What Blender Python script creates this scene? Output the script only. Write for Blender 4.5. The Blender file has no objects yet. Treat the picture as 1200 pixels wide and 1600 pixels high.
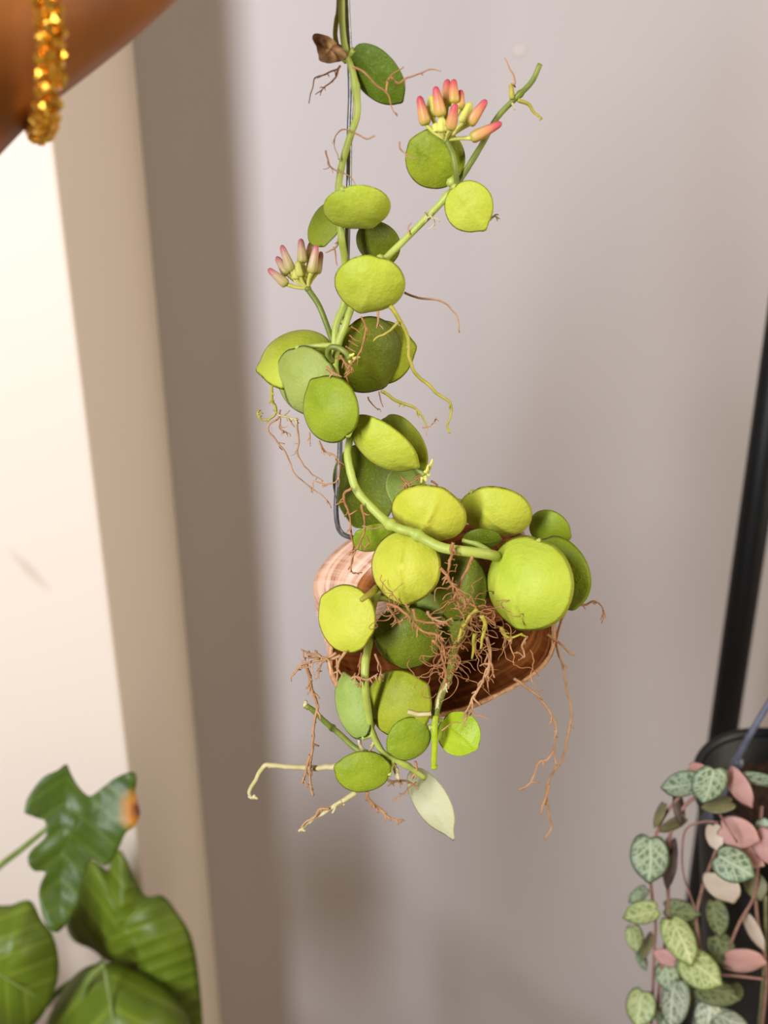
import bpy, bmesh, math, random
from mathutils import Vector, Matrix, Quaternion, noise
random.seed(7)
SC = bpy.context.scene
COL = SC.collection
PI = math.pi

# ------------------------------------------------------------------ camera
FPX = 1500.0                      # focal length in pixels of the 1200x1600 frame
PITCH = math.radians(21.2)
ROLL = math.radians(-0.31)
CAMZ = 1.6
ROT = Matrix.Rotation(PI / 2 - PITCH, 3, 'X') @ Matrix.Rotation(ROLL, 3, 'Z')
RT, UP, FW = ROT.col[0].copy(), ROT.col[1].copy(), -ROT.col[2].copy()
CP = Vector((0, 0, CAMZ))
cam_d = bpy.data.cameras.new('camera')
cam = bpy.data.objects.new('camera', cam_d)
COL.objects.link(cam)
cam.matrix_world = Matrix.Translation(CP) @ ROT.to_4x4()
cam_d.sensor_fit = 'VERTICAL'
cam_d.sensor_height = 32.0
cam_d.sensor_width = 24.0
cam_d.lens = 32.0 * FPX / 1600.0
cam_d.clip_start = 0.01
cam_d.dof.use_dof = True
cam_d.dof.focus_distance = 0.435
cam_d.dof.aperture_fstop = 5.8
SC.camera = cam

# ------------------------------------------------------------------ light
world = bpy.data.worlds.new('world')
SC.world = world
world.use_nodes = True
bg = world.node_tree.nodes['Background']
bg.inputs[0].default_value = (1.0, 0.66, 0.34, 1)
bg.inputs[1].default_value = 0.09


def area(name, loc, target, sx, sy, power, color):
    d = bpy.data.lights.new(name, 'AREA')
    d.shape = 'RECTANGLE'
    d.size, d.size_y, d.energy, d.color = sx, sy, power, color
    o = bpy.data.objects.new(name, d)
    COL.objects.link(o)
    o.location = loc
    o.rotation_euler = (Vector(target) - Vector(loc)).to_track_quat('-Z', 'Y').to_euler()
    return o


area('window_daylight', (-0.94, -0.99, 2.10), (-0.05, 0.75, 1.25), 0.22, 1.30, 35.0, (0.95, 0.97, 1.03))
area('warm_side_fill', (1.9, -0.1, 1.9), (-0.25, 0.9, 1.2), 0.8, 0.8, 18.0, (0.98, 0.88, 0.70))  # added warm fill to brighten the pillar's right face, not a known lamp

SC.view_settings.view_transform = 'Standard'
SC.view_settings.look = 'None'
SC.view_settings.gamma = 1.0
SC.view_settings.use_curve_mapping = False
SC.view_settings.exposure = 0.85


# ------------------------------------------------------------------ helpers
def at(px, py, Y):
    """world point at horizontal distance Y in front of the camera on the line of sight of a photo pixel"""
    d = RT * ((px - 600) / FPX) - UP * ((py - 800) / FPX) + FW
    return CP + d * (Y / d.y)


def mm_px(p):
    """metres per photo pixel at world point p"""
    return (p - CP).dot(FW) / FPX


def srgb(r, g, b):
    f = lambda c: (c / 255 / 12.92) if c <= 10 else ((c / 255 + .055) / 1.055) ** 2.4
    return (f(r), f(g), f(b), 1)


W = {}


def link(o, parent, origin):
    COL.objects.link(o)
    W[o.name] = Vector(origin)
    if parent is not None:
        o.parent = parent
        o.location = Vector(origin) - W[parent.name]
    else:
        o.location = origin
    return o


def build(name, verts, faces, mat, parent=None, origin=None, smooth=True):
    vs = [Vector(v) for v in verts]
    if origin is None:
        origin = sum(vs, Vector()) / len(vs)
    me = bpy.data.meshes.new(name)
    me.from_pydata([v - origin for v in vs], [], faces)
    me.validate()
    if smooth:
        me.polygons.foreach_set('use_smooth', [True] * len(me.polygons))
    if mat:
        me.materials.append(mat)
    o = bpy.data.objects.new(name, me)
    return link(o, parent, origin)


def empty(name, loc):
    o = bpy.data.objects.new(name, None)
    o.empty_display_size = 0.02
    return link(o, None, loc)


def tag(o, label=None, cat=None, group=None, kind=None):
    for k, v in (('label', label), ('category', cat), ('group', group), ('kind', kind)):
        if v:
            o[k] = v
    return o


def spline(pts, n=6):
    pts = [Vector(p) for p in pts]
    if len(pts) < 3:
        return [pts[0].lerp(pts[1], i / n) for i in range(n + 1)]
    out = []
    P = [pts[0] * 2 - pts[1]] + pts + [pts[-1] * 2 - pts[-2]]
    for i in range(1, len(P) - 2):
        a, b, c, d = P[i - 1], P[i], P[i + 1], P[i + 2]
        for k in range(n):
            t = k / n
            out.append(.5 * ((2 * b) + (c - a) * t + (2 * a - 5 * b + 4 * c - d) * t * t + (3 * b - a - 3 * c + d) * t ** 3))
    out.append(pts[-1])
    return out


class MB:
    def __init__(s):
        s.v, s.f = [], []

    def tube(s, path, r0, r1=None, sides=8, bumps=0.0, rfun=None, close=False):
        r1 = r0 if r1 is None else r1
        n = len(path)
        base = len(s.v)
        t = (path[1] - path[0]).normalized()
        u = t.orthogonal().normalized()
        for i, p in enumerate(path):
            if close:
                tn = path[(i + 1) % n] - path[i - 1]
            else:
                tn = path[min(i + 1, n - 1)] - path[max(i - 1, 0)]
            if tn.length > 1e-9:
                t = tn.normalized()
            u = (u - t * u.dot(t))
            u = u.normalized() if u.length > 1e-6 else t.orthogonal().normalized()
            w = t.cross(u)
            k = i / (n - 1)
            r = rfun(k) if rfun else r0 + (r1 - r0) * k
            if bumps:
                r *= 1 + bumps * noise.noise(p * 400)
            for j in range(sides):
                a = 2 * PI * j / sides
                s.v.append(p + (u * math.cos(a) + w * math.sin(a)) * r)
        m = n if close else n - 1
        for i in range(m):
            for j in range(sides):
                k = (j + 1) % sides
                a0, b0 = base + i * sides, base + ((i + 1) % n) * sides
                s.f.append((a0 + j, a0 + k, b0 + k, b0 + j))
        if not close:
            s.f.append(tuple(base + j for j in reversed(range(sides))))
            s.f.append(tuple(base + (n - 1) * sides + j for j in range(sides)))
        return s

    def ball(s, c, r, seg=10, rings=6, sq=(1, 1, 1)):
        b = len(s.v)
        c = Vector(c)
        s.v.append(c + Vector((0, 0, r * sq[2])))
        for i in range(1, rings):
            th = PI * i / rings
            for j in range(seg):
                a = 2 * PI * j / seg
                s.v.append(c + Vector((math.sin(th) * math.cos(a) * r * sq[0], math.sin(th) * math.sin(a) * r * sq[1], math.cos(th) * r * sq[2])))
        s.v.append(c - Vector((0, 0, r * sq[2])))
        for j in range(seg):
            k = (j + 1) % seg
            s.f.append((b, b + 1 + j, b + 1 + k))
            for i in range(rings - 2):
                p, q = b + 1 + i * seg, b + 1 + (i + 1) * seg
                s.f.append((p + j, q + j, q + k, p + k))
            e = b + 1 + (rings - 2) * seg
            s.f.append((e + j, len(s.v) - 1, e + k))
        return s

    def box(s, c, d, rz=0):
        b = len(s.v)
        M = Matrix.Rotation(rz, 3, 'Z')
        for x in (-1, 1):
            for y in (-1, 1):
                for z in (-1, 1):
                    s.v.append(Vector(c) + M @ Vector((x * d[0] / 2, y * d[1] / 2, z * d[2] / 2)))
        for f in ((0, 1, 3, 2), (4, 6, 7, 5), (0, 4, 5, 1), (2, 3, 7, 6), (0, 2, 6, 4), (1, 5, 7, 3)):
            s.f.append(tuple(b + i for i in f))
        return s

    def lathe(s, c, prof, seg=40):
        b = len(s.v)
        c = Vector(c)
        for r, z in prof:
            for j in range(seg):
                a = 2 * PI * j / seg
                s.v.append(c + Vector((r * math.cos(a), r * math.sin(a), z)))
        for i in range(len(prof) - 1):
            for j in range(seg):
                k = (j + 1) % seg
                s.f.append((b + i * seg + j, b + i * seg + k, b + (i + 1) * seg + k, b + (i + 1) * seg + j))
        return s

    def build(s, name, mat, parent=None, origin=None, smooth=True):
        return build(name, s.v, s.f, mat, parent, origin, smooth)


# ------------------------------------------------------------------ materials
class NT:
    def __init__(s, name):
        s.m = bpy.data.materials.new(name)
        s.m.use_nodes = True
        s.t = s.m.node_tree
        s.t.nodes.clear()
        s.out = s.n('ShaderNodeOutputMaterial')
        s.p = s.n('ShaderNodeBsdfPrincipled')
        s.l(s.p, 0, s.out, 0)

    def n(s, typ, **kw):
        nd = s.t.nodes.new(typ)
        for k, v in kw.items():
            if hasattr(nd, k):
                setattr(nd, k, v)
            else:
                nd.inputs[k.replace('_', ' ')].default_value = v
        return nd

    def l(s, a, ao, b, bi):
        s.t.links.new(a.outputs[ao], b.inputs[bi])

    def ramp(s, src, so, stops):
        r = s.n('ShaderNodeValToRGB')
        e = r.color_ramp.elements
        while len(e) < len(stops):
            e.new(.5)
        for el, (p, c) in zip(e, stops):
            el.position, el.color = p, c
        s.l(src, so, r, 0)
        return r

    def noise(s, scale, detail=3, coord='Object', rough=.55, stretch=None):
        tc = s.n('ShaderNodeTexCoord')
        nz = s.n('ShaderNodeTexNoise')
        nz.inputs['Scale'].default_value = scale
        nz.inputs['Detail'].default_value = detail
        nz.inputs['Roughness'].default_value = rough
        if stretch:
            mp = s.n('ShaderNodeMapping')
            mp.inputs['Scale'].default_value = stretch
            s.l(tc, coord, mp, 0)
            s.l(mp, 0, nz, 0)
        else:
            s.l(tc, coord, nz, 0)
        return nz

    def mix(s, a, b, fac, typ='MIX'):
        m = s.n('ShaderNodeMix', data_type='RGBA', blend_type=typ)
        for i, x in ((6, a), (7, b)):
            if len(x) == 4:
                m.inputs[i].default_value = x
            else:
                s.l(x[0], x[1], m, i)
        if isinstance(fac, (int, float)):
            m.inputs[0].default_value = fac
        else:
            s.l(fac[0], fac[1], m, 0)
        return m

    def bump(s, src, so, strength, dist):
        b = s.n('ShaderNodeBump')
        b.inputs['Strength'].default_value = strength
        b.inputs['Distance'].default_value = dist
        s.l(src, so, b, 'Height')
        s.l(b, 0, s.p, 'Normal')
        return b

    def translucent(s, colsrc, fac):
        tr = s.n('ShaderNodeBsdfTranslucent')
        if isinstance(colsrc, tuple) and len(colsrc) == 4:
            tr.inputs[0].default_value = colsrc
        else:
            s.l(colsrc[0], colsrc[1], tr, 0)
        mx = s.n('ShaderNodeMixShader')
        mx.inputs[0].default_value = fac
        s.l(s.p, 0, mx, 1)
        s.l(tr, 0, mx, 2)
        s.l(mx, 0, s.out, 0)

    def set(s, **kw):
        for k, v in kw.items():
            s.p.inputs[k.replace('_', ' ')].default_value = v


def simple(name, c1, c2=None, scale=60, rough=.6, metal=0.0, bump=0.0, bscale=200, bdist=.001, trans=0.0, stretch=None, **kw):
    t = NT(name)
    c2 = c2 or c1
    nz = t.noise(scale, 4, stretch=stretch)
    r = t.ramp(nz, 0, [(.32, c1), (.68, c2)])
    t.l(r, 0, t.p, 'Base Color')
    t.set(Roughness=rough, Metallic=metal, **kw)
    if bump:
        t.bump(t.noise(bscale, 3), 0, bump, bdist)
    if trans:
        t.translucent((r, 0), trans)
    return t.m


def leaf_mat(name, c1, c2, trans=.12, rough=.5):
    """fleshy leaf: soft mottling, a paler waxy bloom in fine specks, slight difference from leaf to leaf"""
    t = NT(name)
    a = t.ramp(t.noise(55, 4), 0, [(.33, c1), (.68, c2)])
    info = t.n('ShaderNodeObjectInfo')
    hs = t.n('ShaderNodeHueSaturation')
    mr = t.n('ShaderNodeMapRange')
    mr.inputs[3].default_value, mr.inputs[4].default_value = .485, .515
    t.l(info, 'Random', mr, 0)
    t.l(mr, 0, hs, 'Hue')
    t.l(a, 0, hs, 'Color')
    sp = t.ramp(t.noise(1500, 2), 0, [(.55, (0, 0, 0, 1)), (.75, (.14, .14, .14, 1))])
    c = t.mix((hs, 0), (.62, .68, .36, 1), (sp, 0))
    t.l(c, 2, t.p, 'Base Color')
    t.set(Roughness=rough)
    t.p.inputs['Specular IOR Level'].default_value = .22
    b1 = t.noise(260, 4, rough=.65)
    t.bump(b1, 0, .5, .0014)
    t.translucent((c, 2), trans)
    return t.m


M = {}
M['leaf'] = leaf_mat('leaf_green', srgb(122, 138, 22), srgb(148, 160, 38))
M['leaf_lit'] = leaf_mat('leaf_lit_yellow_green', srgb(168, 179, 46), srgb(188, 193, 68))  # brighter copy of the leaf green, daylight put into the colour
M['leaf_olive_shaded'] = leaf_mat('leaf_olive_shaded', srgb(82, 98, 10), srgb(106, 120, 22))  # darker olive copy, shade put into the colour of leaves set back
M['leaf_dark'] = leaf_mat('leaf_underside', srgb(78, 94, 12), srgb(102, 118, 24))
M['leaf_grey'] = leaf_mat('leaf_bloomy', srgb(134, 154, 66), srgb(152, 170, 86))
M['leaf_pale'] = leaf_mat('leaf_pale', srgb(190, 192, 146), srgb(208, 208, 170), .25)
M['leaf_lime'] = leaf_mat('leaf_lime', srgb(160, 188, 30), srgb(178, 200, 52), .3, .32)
M['stem'] = simple('stem_green', srgb(148, 162, 62), srgb(168, 178, 82), 90, .5, bump=.3, bscale=900, bdist=.0004)
M['stem_dark'] = simple('stem_dark_green', srgb(92, 104, 28), srgb(122, 132, 46), 120, .5, bump=.3, bscale=700, bdist=.0004)
M['root'] = simple('root_brown', srgb(128, 80, 38), srgb(178, 128, 80), 160, .7)
M['root_pale'] = simple('root_cream', srgb(168, 158, 98), srgb(196, 182, 142), 130, .6)
M['root_yellow'] = simple('root_yellow_green', srgb(138, 132, 34), srgb(170, 158, 54), 120, .6)
M['root_tan'] = simple('root_tan', srgb(148, 106, 68), srgb(182, 140, 100), 120, .7)
M['dry'] = simple('dry_leaf', srgb(136, 96, 60), srgb(208, 170, 126), 160, .8, bump=.6, bscale=350, bdist=.001)
M['wire'] = simple('steel_wire', srgb(112, 112, 118), srgb(140, 140, 146), 300, .38, metal=.85, bump=.15, bscale=900, bdist=.0003)
M['skin'] = simple('brown_skin', srgb(128, 72, 24), srgb(142, 82, 30), 40, .5, bump=.25, bscale=500, bdist=.0005, Subsurface_Weight=.08)
M['skin'].node_tree.nodes['Principled BSDF'].inputs['Subsurface Radius'].default_value = (.01, .004, .002)
M['gold'] = simple('gold_bead', srgb(222, 160, 44), srgb(240, 190, 80), 300, .2, metal=.9)
M['nail'] = simple('finger_nail', srgb(205, 150, 120), None, 40, .3)
M['black'] = simple('black_metal', srgb(9, 10, 12), srgb(14, 15, 18), 60, .5, Specular_IOR_Level=.25)
M['pot'] = simple('black_plastic', srgb(12, 12, 16), srgb(19, 20, 24), 60, .5, Specular_IOR_Level=.3)
M['strap'] = simple('grey_plastic_strap', srgb(72, 76, 92), srgb(92, 96, 112), 120, .45)
M['soil'] = simple('dark_soil', srgb(30, 20, 14), srgb(70, 44, 26), 150, .95, bump=1, bscale=180, bdist=.004)
M['vine'] = simple('vine_brown', srgb(116, 82, 70), srgb(150, 112, 96), 120, .6)
M['terracotta'] = simple('terracotta', srgb(150, 84, 56), srgb(170, 100, 68), 60, .8)
M['wood'] = simple('stool_wood', srgb(110, 74, 44), srgb(140, 98, 60), 30, .6, stretch=(1, 1, 8))
M['pink'] = simple('pink_leaf', srgb(186, 136, 128), srgb(204, 160, 150), 60, .5, trans=.15)
M['cream_leaf'] = simple('cream_leaf', srgb(196, 178, 154), srgb(212, 196, 176), 60, .5, trans=.2)
M['dark_leaf'] = simple('purple_brown_leaf', srgb(52, 36, 34), srgb(76, 60, 52), 80, .5)
M['olive_leaf'] = simple('olive_backed_leaf', srgb(92, 92, 60), srgb(122, 118, 78), 80, .5, trans=.1)
M['petiole'] = simple('petiole_green', srgb(92, 112, 44), srgb(120, 136, 66), 60, .45)

# bud: green at the foot, cream and peach, pink at the tip (along its own length)
t = NT('flower_bud')
tc = t.n('ShaderNodeTexCoord')
sx = t.n('ShaderNodeSeparateXYZ')
t.l(tc, 'Generated', sx, 0)
r = t.ramp(sx, 2, [(0, srgb(170, 172, 56)), (.18, srgb(206, 168, 92)), (.5, srgb(214, 152, 100)), (.78, srgb(206, 104, 96)), (1, srgb(204, 66, 100))])
t.l(r, 0, t.p, 'Base Color'); t.set(Roughness=.45); t.translucent((r, 0), .2)
M['bud'] = t.m
M['bud_green'] = simple('young_bud', srgb(206, 206, 84), srgb(222, 218, 120), 100, .5, trans=.2)

# pale variant for the lower left flower
t = NT('pale_flower_bud')
tc = t.n('ShaderNodeTexCoord')
sx = t.n('ShaderNodeSeparateXYZ')
t.l(tc, 'Generated', sx, 0)
r = t.ramp(sx, 2, [(0, srgb(176, 176, 74)), (.2, srgb(212, 196, 126)), (.6, srgb(220, 190, 158)), (.85, srgb(214, 144, 142)), (1, srgb(208, 106, 128))])
t.l(r, 0, t.p, 'Base Color'); t.set(Roughness=.45); t.translucent((r, 0), .2)
M['bud_pale'] = t.m


def veined(name, dark, light, cells):
    """mottled leaf: pale midrib and side veins over grey-green cells, plain green margin"""
    t = NT(name)
    tc = t.n('ShaderNodeTexCoord')
    uv = t.n('ShaderNodeUVMap')
    nz = t.noise(110, 3)
    wp = t.n('ShaderNodeVectorMath', operation='MULTIPLY_ADD')
    t.l(nz, 1, wp, 0)
    wp.inputs[1].default_value = (.008, .008, .008)
    t.l(tc, 'Object', wp, 2)
    v = t.n('ShaderNodeTexVoronoi', feature='DISTANCE_TO_EDGE')
    v.inputs['Scale'].default_value = cells
    t.l(wp, 0, v, 'Vector')
    net = t.ramp(v, 0, [(.0, (.75, .75, .75, 1)), (.22, (0, 0, 0, 1))])
    w2 = t.n('ShaderNodeVectorMath', operation='MULTIPLY_ADD')
    t.l(nz, 1, w2, 0); w2.inputs[1].default_value = (.28, .28, 0); t.l(uv, 0, w2, 2)
    sp = t.n('ShaderNodeSeparateXYZ'); t.l(w2, 0, sp, 0)
    sub = t.n('ShaderNodeMath', operation='SUBTRACT'); t.l(sp, 1, sub, 0); sub.inputs[1].default_value = .14
    ab = t.n('ShaderNodeMath', operation='ABSOLUTE'); t.l(sub, 0, ab, 0)
    mid = t.ramp(ab, 0, [(.03, (1, 1, 1, 1)), (.12, (0, 0, 0, 1))])
    m1 = t.n('ShaderNodeMath', operation='MULTIPLY_ADD'); t.l(ab, 0, m1, 0); m1.inputs[1].default_value = -.8; t.l(sp, 0, m1, 2)
    m2 = t.n('ShaderNodeMath', operation='MULTIPLY'); t.l(m1, 0, m2, 0); m2.inputs[1].default_value = 13
    sn = t.n('ShaderNodeMath', operation='SINE'); t.l(m2, 0, sn, 0)
    side = t.ramp(sn, 0, [(.45, (0, 0, 0, 1)), (.95, (.8, .8, .8, 1))])
    mx = t.mix((net, 0), (side, 0), 1.0, 'LIGHTEN')
    mx2 = t.mix((mx, 2), (mid, 0), 1.0, 'LIGHTEN')
    ln = t.n('ShaderNodeVectorMath', operation='LENGTH'); t.l(uv, 0, ln, 0)
    rim = t.ramp(ln, 'Value', [(.78, (1, 1, 1, 1)), (.97, (0, 0, 0, 1))])
    f = t.mix((mx2, 2), (rim, 0), 1.0, 'MULTIPLY')
    c = t.mix(dark, light, (f, 2))
    t.l(c, 2, t.p, 'Base Color'); t.set(Roughness=.5)
    t.bump(v, 0, .12, .001)
    t.translucent((c, 2), .1)
    return t.m


M['heart'] = veined('silver_veined_leaf', srgb(96, 116, 88), srgb(176, 190, 160), 230)
M['heart_lit'] = veined('lime_veined_leaf', srgb(128, 146, 82), srgb(196, 204, 150), 240)
M['heart_dark'] = veined('olive_veined_leaf', srgb(74, 84, 48), srgb(134, 142, 98), 280)
M['heart_white'] = veined('white_speckled_leaf', srgb(112, 124, 98), srgb(198, 204, 184), 330)


def big_leaf(name, c1, c2, vein, spot=False):
    """glossy leaf blade: UV u runs along the midrib from the petiole, v across"""
    t = NT(name)
    uv = t.n('ShaderNodeUVMap')
    s = t.n('ShaderNodeSeparateXYZ')
    t.l(uv, 0, s, 0)
    ab = t.n('ShaderNodeMath', operation='ABSOLUTE'); t.l(s, 1, ab, 0)
    m1 = t.n('ShaderNodeMath', operation='MULTIPLY'); t.l(ab, 0, m1, 0); m1.inputs[1].default_value = .75
    sb = t.n('ShaderNodeMath', operation='SUBTRACT'); t.l(s, 0, sb, 0); t.l(m1, 0, sb, 1)
    m2 = t.n('ShaderNodeMath', operation='MULTIPLY'); t.l(sb, 0, m2, 0); m2.inputs[1].default_value = 26
    sn = t.n('ShaderNodeMath', operation='SINE'); t.l(m2, 0, sn, 0)
    r = t.ramp(sn, 0, [(.55, (0, 0, 0, 1)), (1, (.6, .6, .6, 1))])
    base = t.ramp(t.noise(30, 4), 0, [(.3, c1), (.7, c2)])
    c = t.mix((base, 0), vein, (r, 0))
    out = c
    if spot:
        # a withered brown corner on the blade with a yellow edge
        d = t.n('ShaderNodeVectorMath', operation='DISTANCE')
        t.l(uv, 0, d, 0); d.inputs[1].default_value = spot
        nz = t.noise(60, 3)
        ad = t.n('ShaderNodeMath', operation='MULTIPLY_ADD'); t.l(nz, 0, ad, 0); ad.inputs[1].default_value = .12; t.l(d, 'Value', ad, 2)
        k = t.ramp(ad, 0, [(.17, (1, 1, 1, 1)), (.30, (0, 0, 0, 1))])
        kk = t.ramp(ad, 0, [(.11, srgb(110, 44, 16)), (.20, srgb(200, 128, 20))])
        out = t.mix((c, 2), (kk, 0), (k, 0))
    t.l(out, 2, t.p, 'Base Color'); t.set(Roughness=.46)
    t.bump(sn, 0, .25, .003)
    t.translucent((out, 2), .22)
    return t.m


# shell: growth lines run across the whorl (UV u = along the coil, v = around the tube)
def shell_mat(name, c1, c2, c3, rough, fine):
    t = NT(name)
    uv = t.n('ShaderNodeUVMap')
    mp = t.n('ShaderNodeMapping'); mp.inputs['Scale'].default_value = (fine, 1.6, 1)
    t.l(uv, 0, mp, 0)
    nz = t.n('ShaderNodeTexNoise'); nz.inputs['Scale'].default_value = 1; nz.inputs['Detail'].default_value = 5
    t.l(mp, 0, nz, 0)
    r = t.ramp(nz, 0, [(.32, c1), (.5, c2), (.68, c3)])
    mp2 = t.n('ShaderNodeMapping'); mp2.inputs['Scale'].default_value = (3, 34, 1)
    t.l(uv, 0, mp2, 0)
    n2 = t.n('ShaderNodeTexNoise'); n2.inputs['Scale'].default_value = 1; n2.inputs['Detail'].default_value = 2
    t.l(mp2, 0, n2, 0)
    r2 = t.ramp(n2, 0, [(.45, (0, 0, 0, 1)), (.65, (.4, .4, .4, 1))])
    c = t.mix((r, 0), c3, (r2, 0))
    t.l(c, 2, t.p, 'Base Color'); t.set(Roughness=rough)
    t.bump(nz, 0, .5, .002)
    return t.m


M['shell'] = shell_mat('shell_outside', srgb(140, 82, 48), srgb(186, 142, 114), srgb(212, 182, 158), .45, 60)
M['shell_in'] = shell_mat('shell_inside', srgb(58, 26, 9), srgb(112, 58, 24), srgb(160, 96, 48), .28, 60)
M['lip'] = simple('shell_lip', srgb(150, 100, 60), srgb(196, 150, 104), 300, .6, bump=.6, bscale=400, bdist=.001)

# walls
t = NT('mauve_wall_paint')
r = t.ramp(t.noise(1.6, 4), 0, [(.3, srgb(174, 167, 168)), (.7, srgb(180, 173, 174))])
t.l(r, 0, t.p, 'Base Color'); t.set(Roughness=.6)
t.bump(t.noise(18, 4), 0, .12, .004)
M['wall'] = t.m
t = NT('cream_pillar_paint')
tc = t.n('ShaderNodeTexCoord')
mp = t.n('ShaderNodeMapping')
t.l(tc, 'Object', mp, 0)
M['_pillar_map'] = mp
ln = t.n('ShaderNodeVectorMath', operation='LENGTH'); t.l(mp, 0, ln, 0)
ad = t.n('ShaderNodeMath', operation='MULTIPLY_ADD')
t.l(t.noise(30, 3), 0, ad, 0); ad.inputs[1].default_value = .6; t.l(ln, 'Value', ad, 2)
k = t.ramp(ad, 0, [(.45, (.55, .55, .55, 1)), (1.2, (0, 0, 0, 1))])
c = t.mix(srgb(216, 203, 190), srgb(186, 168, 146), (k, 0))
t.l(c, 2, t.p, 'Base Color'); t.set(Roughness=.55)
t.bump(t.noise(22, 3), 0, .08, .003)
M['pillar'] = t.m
M['floor'] = simple('floor_tile', srgb(150, 138, 122), srgb(162, 150, 134), 3, .4)
M['putty'] = simple('wall_putty', srgb(184, 175, 172), None, 30, .6)

# ------------------------------------------------------------------ the setting
WY = 1.10                                   # the grey wall
corner = at(273, 800, WY)                   # where the pillar meets it
PX = corner.x
PY = at(153, 800, 1).y * (PX / at(153, 800, 1).x)   # front face of the pillar: same X, seen at 153
wall = MB().box(((PX + 2.2) / 2, WY + .05, 1.3), (2.2 - PX, .1, 2.6)).build('wall_back', M['wall'], smooth=False)
tag(wall, kind='structure')
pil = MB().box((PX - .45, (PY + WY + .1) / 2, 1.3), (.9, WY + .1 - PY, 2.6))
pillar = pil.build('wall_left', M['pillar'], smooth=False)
bv = pillar.modifiers.new('soft_edge', 'BEVEL'); bv.width = .004; bv.segments = 3
tag(pillar, kind='structure')
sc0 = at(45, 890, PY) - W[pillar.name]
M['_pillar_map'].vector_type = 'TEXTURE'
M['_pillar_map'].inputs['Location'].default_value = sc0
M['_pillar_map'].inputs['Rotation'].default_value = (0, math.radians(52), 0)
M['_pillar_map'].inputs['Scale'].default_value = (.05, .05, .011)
fl = MB().box((.6, .2, -.05), (4.4, 3.6, .1)).build('floor', M['floor'], smooth=False)
tag(fl, kind='structure')
pc = at(812, 80, WY)
pt = MB().ball(pc, .008, 14, 8, (1, .12, .8)).build('filler_patch', M['putty'], wall)

# ------------------------------------------------------------------ hanging plant
def Yp(py):
    return .437 - .032 * (py + 100) / 1350


def hp(px, py, dY=0.0):
    return at(px, py, Yp(py) + dY)


plant = empty('hanging_plant', hp(660, 960, .02))
tag(plant, 'trailing plant with puffed round green leaves and pink flower buds growing from the snail shell', 'plant')
LEAVES = []


def leaf(cx, cy, a, b, rot, tip, dY=0., h=.32, mat='leaf', asp=1.0, s=1, rib=0., nib=.10, fold=0., keel=0., label=None, parent=None, name='leaf', Yfun=None, heart=0., th=.05, rings=12, seg=60):
    P = (Yfun or hp)(cx, cy, dY)
    k = mm_px(P)
    V = (CP - P).normalized()
    ra, rt = math.radians(rot), math.radians(tip)
    e1 = RT * math.cos(ra) - UP * math.sin(ra)
    e1 = (e1 - V * e1.dot(V)).normalized()
    p = V.cross(e1)
    A = a * k
    B = A * asp
    c = max(.12, min(1., b / (a * asp)))
    e2 = p * c + V * (s * math.sqrt(max(0, 1 - c * c)))
    n = e1.cross(e2)
    lam = math.atan2(-math.sin(rt - ra) / max(.3, b / a), math.cos(rt - ra))
    seed = random.random() * 50
    z0 = -h * A * .35
    dirx, diry = math.cos(lam), math.sin(lam)
    def pt(rho, ph, back):
        dl = (ph - lam + PI) % (2 * PI) - PI
        r = 1 + nib * math.exp(-(dl / .17) ** 2) + .35 * nib * math.exp(-(dl / .5) ** 2)
        db = abs((dl + 2 * PI) % (2 * PI) - PI)
        r -= (.05 + heart) * math.exp(-(db / (.2 + heart * .5)) ** 2) - heart * .35 * math.exp(-((db - .75) / .45) ** 2)
        r *= 1 + .02 * noise.noise(Vector((math.cos(ph) * 1.3, math.sin(ph) * 1.3, seed)))
        x, y = rho * r * math.cos(ph), rho * r * math.sin(ph)
        z = h * (1 - rho ** 2.4) ** .97 if rho < 1 else 0
        q = abs(-x * diry + y * dirx)
        al = x * dirx + y * diry
        z -= fold * q
        z += keel * al * al
        z += rib * math.exp(-(q / .075) ** 2) * (1 - rho ** 3) * (.35 + .65 * max(0., min(1., .5 - .6 * al)))
        z += .02 * noise.noise(Vector((x * 2.2, y * 2.2, seed)))
        if back:
            z -= th * (1 - rho ** 6)
        return P + e1 * (x * A) + e2 * (y * B) + n * (z * A + z0)
    vs, fs = [pt(0, 0, 0)], []
    for i in range(1, rings + 1):
        rho = (i / rings) ** .8
        for j in range(seg):
            vs.append(pt(rho, 2 * PI * j / seg, 0))
    nb = len(vs)
    vs.append(pt(0, 0, 1))
    for i in range(1, rings):
        rho = (i / rings) ** .8
        for j in range(seg):
            vs.append(pt(rho, 2 * PI * j / seg, 1))
    R = lambda i, j: 1 + (i - 1) * seg + j % seg
    Q = lambda i, j: R(i, j) if i == rings else nb + 1 + (i - 1) * seg + j % seg
    for j in range(seg):
        fs.append((0, R(1, j), R(1, j + 1)))
        fs.append((nb, Q(1, j + 1), Q(1, j)))
        for i in range(1, rings):
            fs.append((R(i, j), R(i + 1, j), R(i + 1, j + 1), R(i, j + 1)))
            fs.append((Q(i, j), Q(i, j + 1), Q(i + 1, j + 1), Q(i + 1, j)))
    o = build(name, vs, fs, M[mat] if isinstance(mat, str) else mat, parent or plant)
    if Yfun:
        uv = o.data.uv_layers.new(name='UVMap')
        for lp in o.data.loops:
            v_ = lp.vertex_index
            i_ = v_ if v_ < nb else v_ - nb
            if i_ == 0:
                uv.data[lp.index].uv = (0, 0)
            else:
                i_, j_ = divmod(i_ - 1, seg)
                rr_, ph_ = ((i_ + 1) / rings) ** .8, 2 * PI * j_ / seg - lam
                uv.data[lp.index].uv = (rr_ * math.cos(ph_), rr_ * math.sin(ph_))
    if label:
        o['label'] = label
    o_base = pt(1.0, lam + PI, 0)
    if parent is None:
        LEAVES.append((o, o_base, n))
    return o, o_base, n


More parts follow.
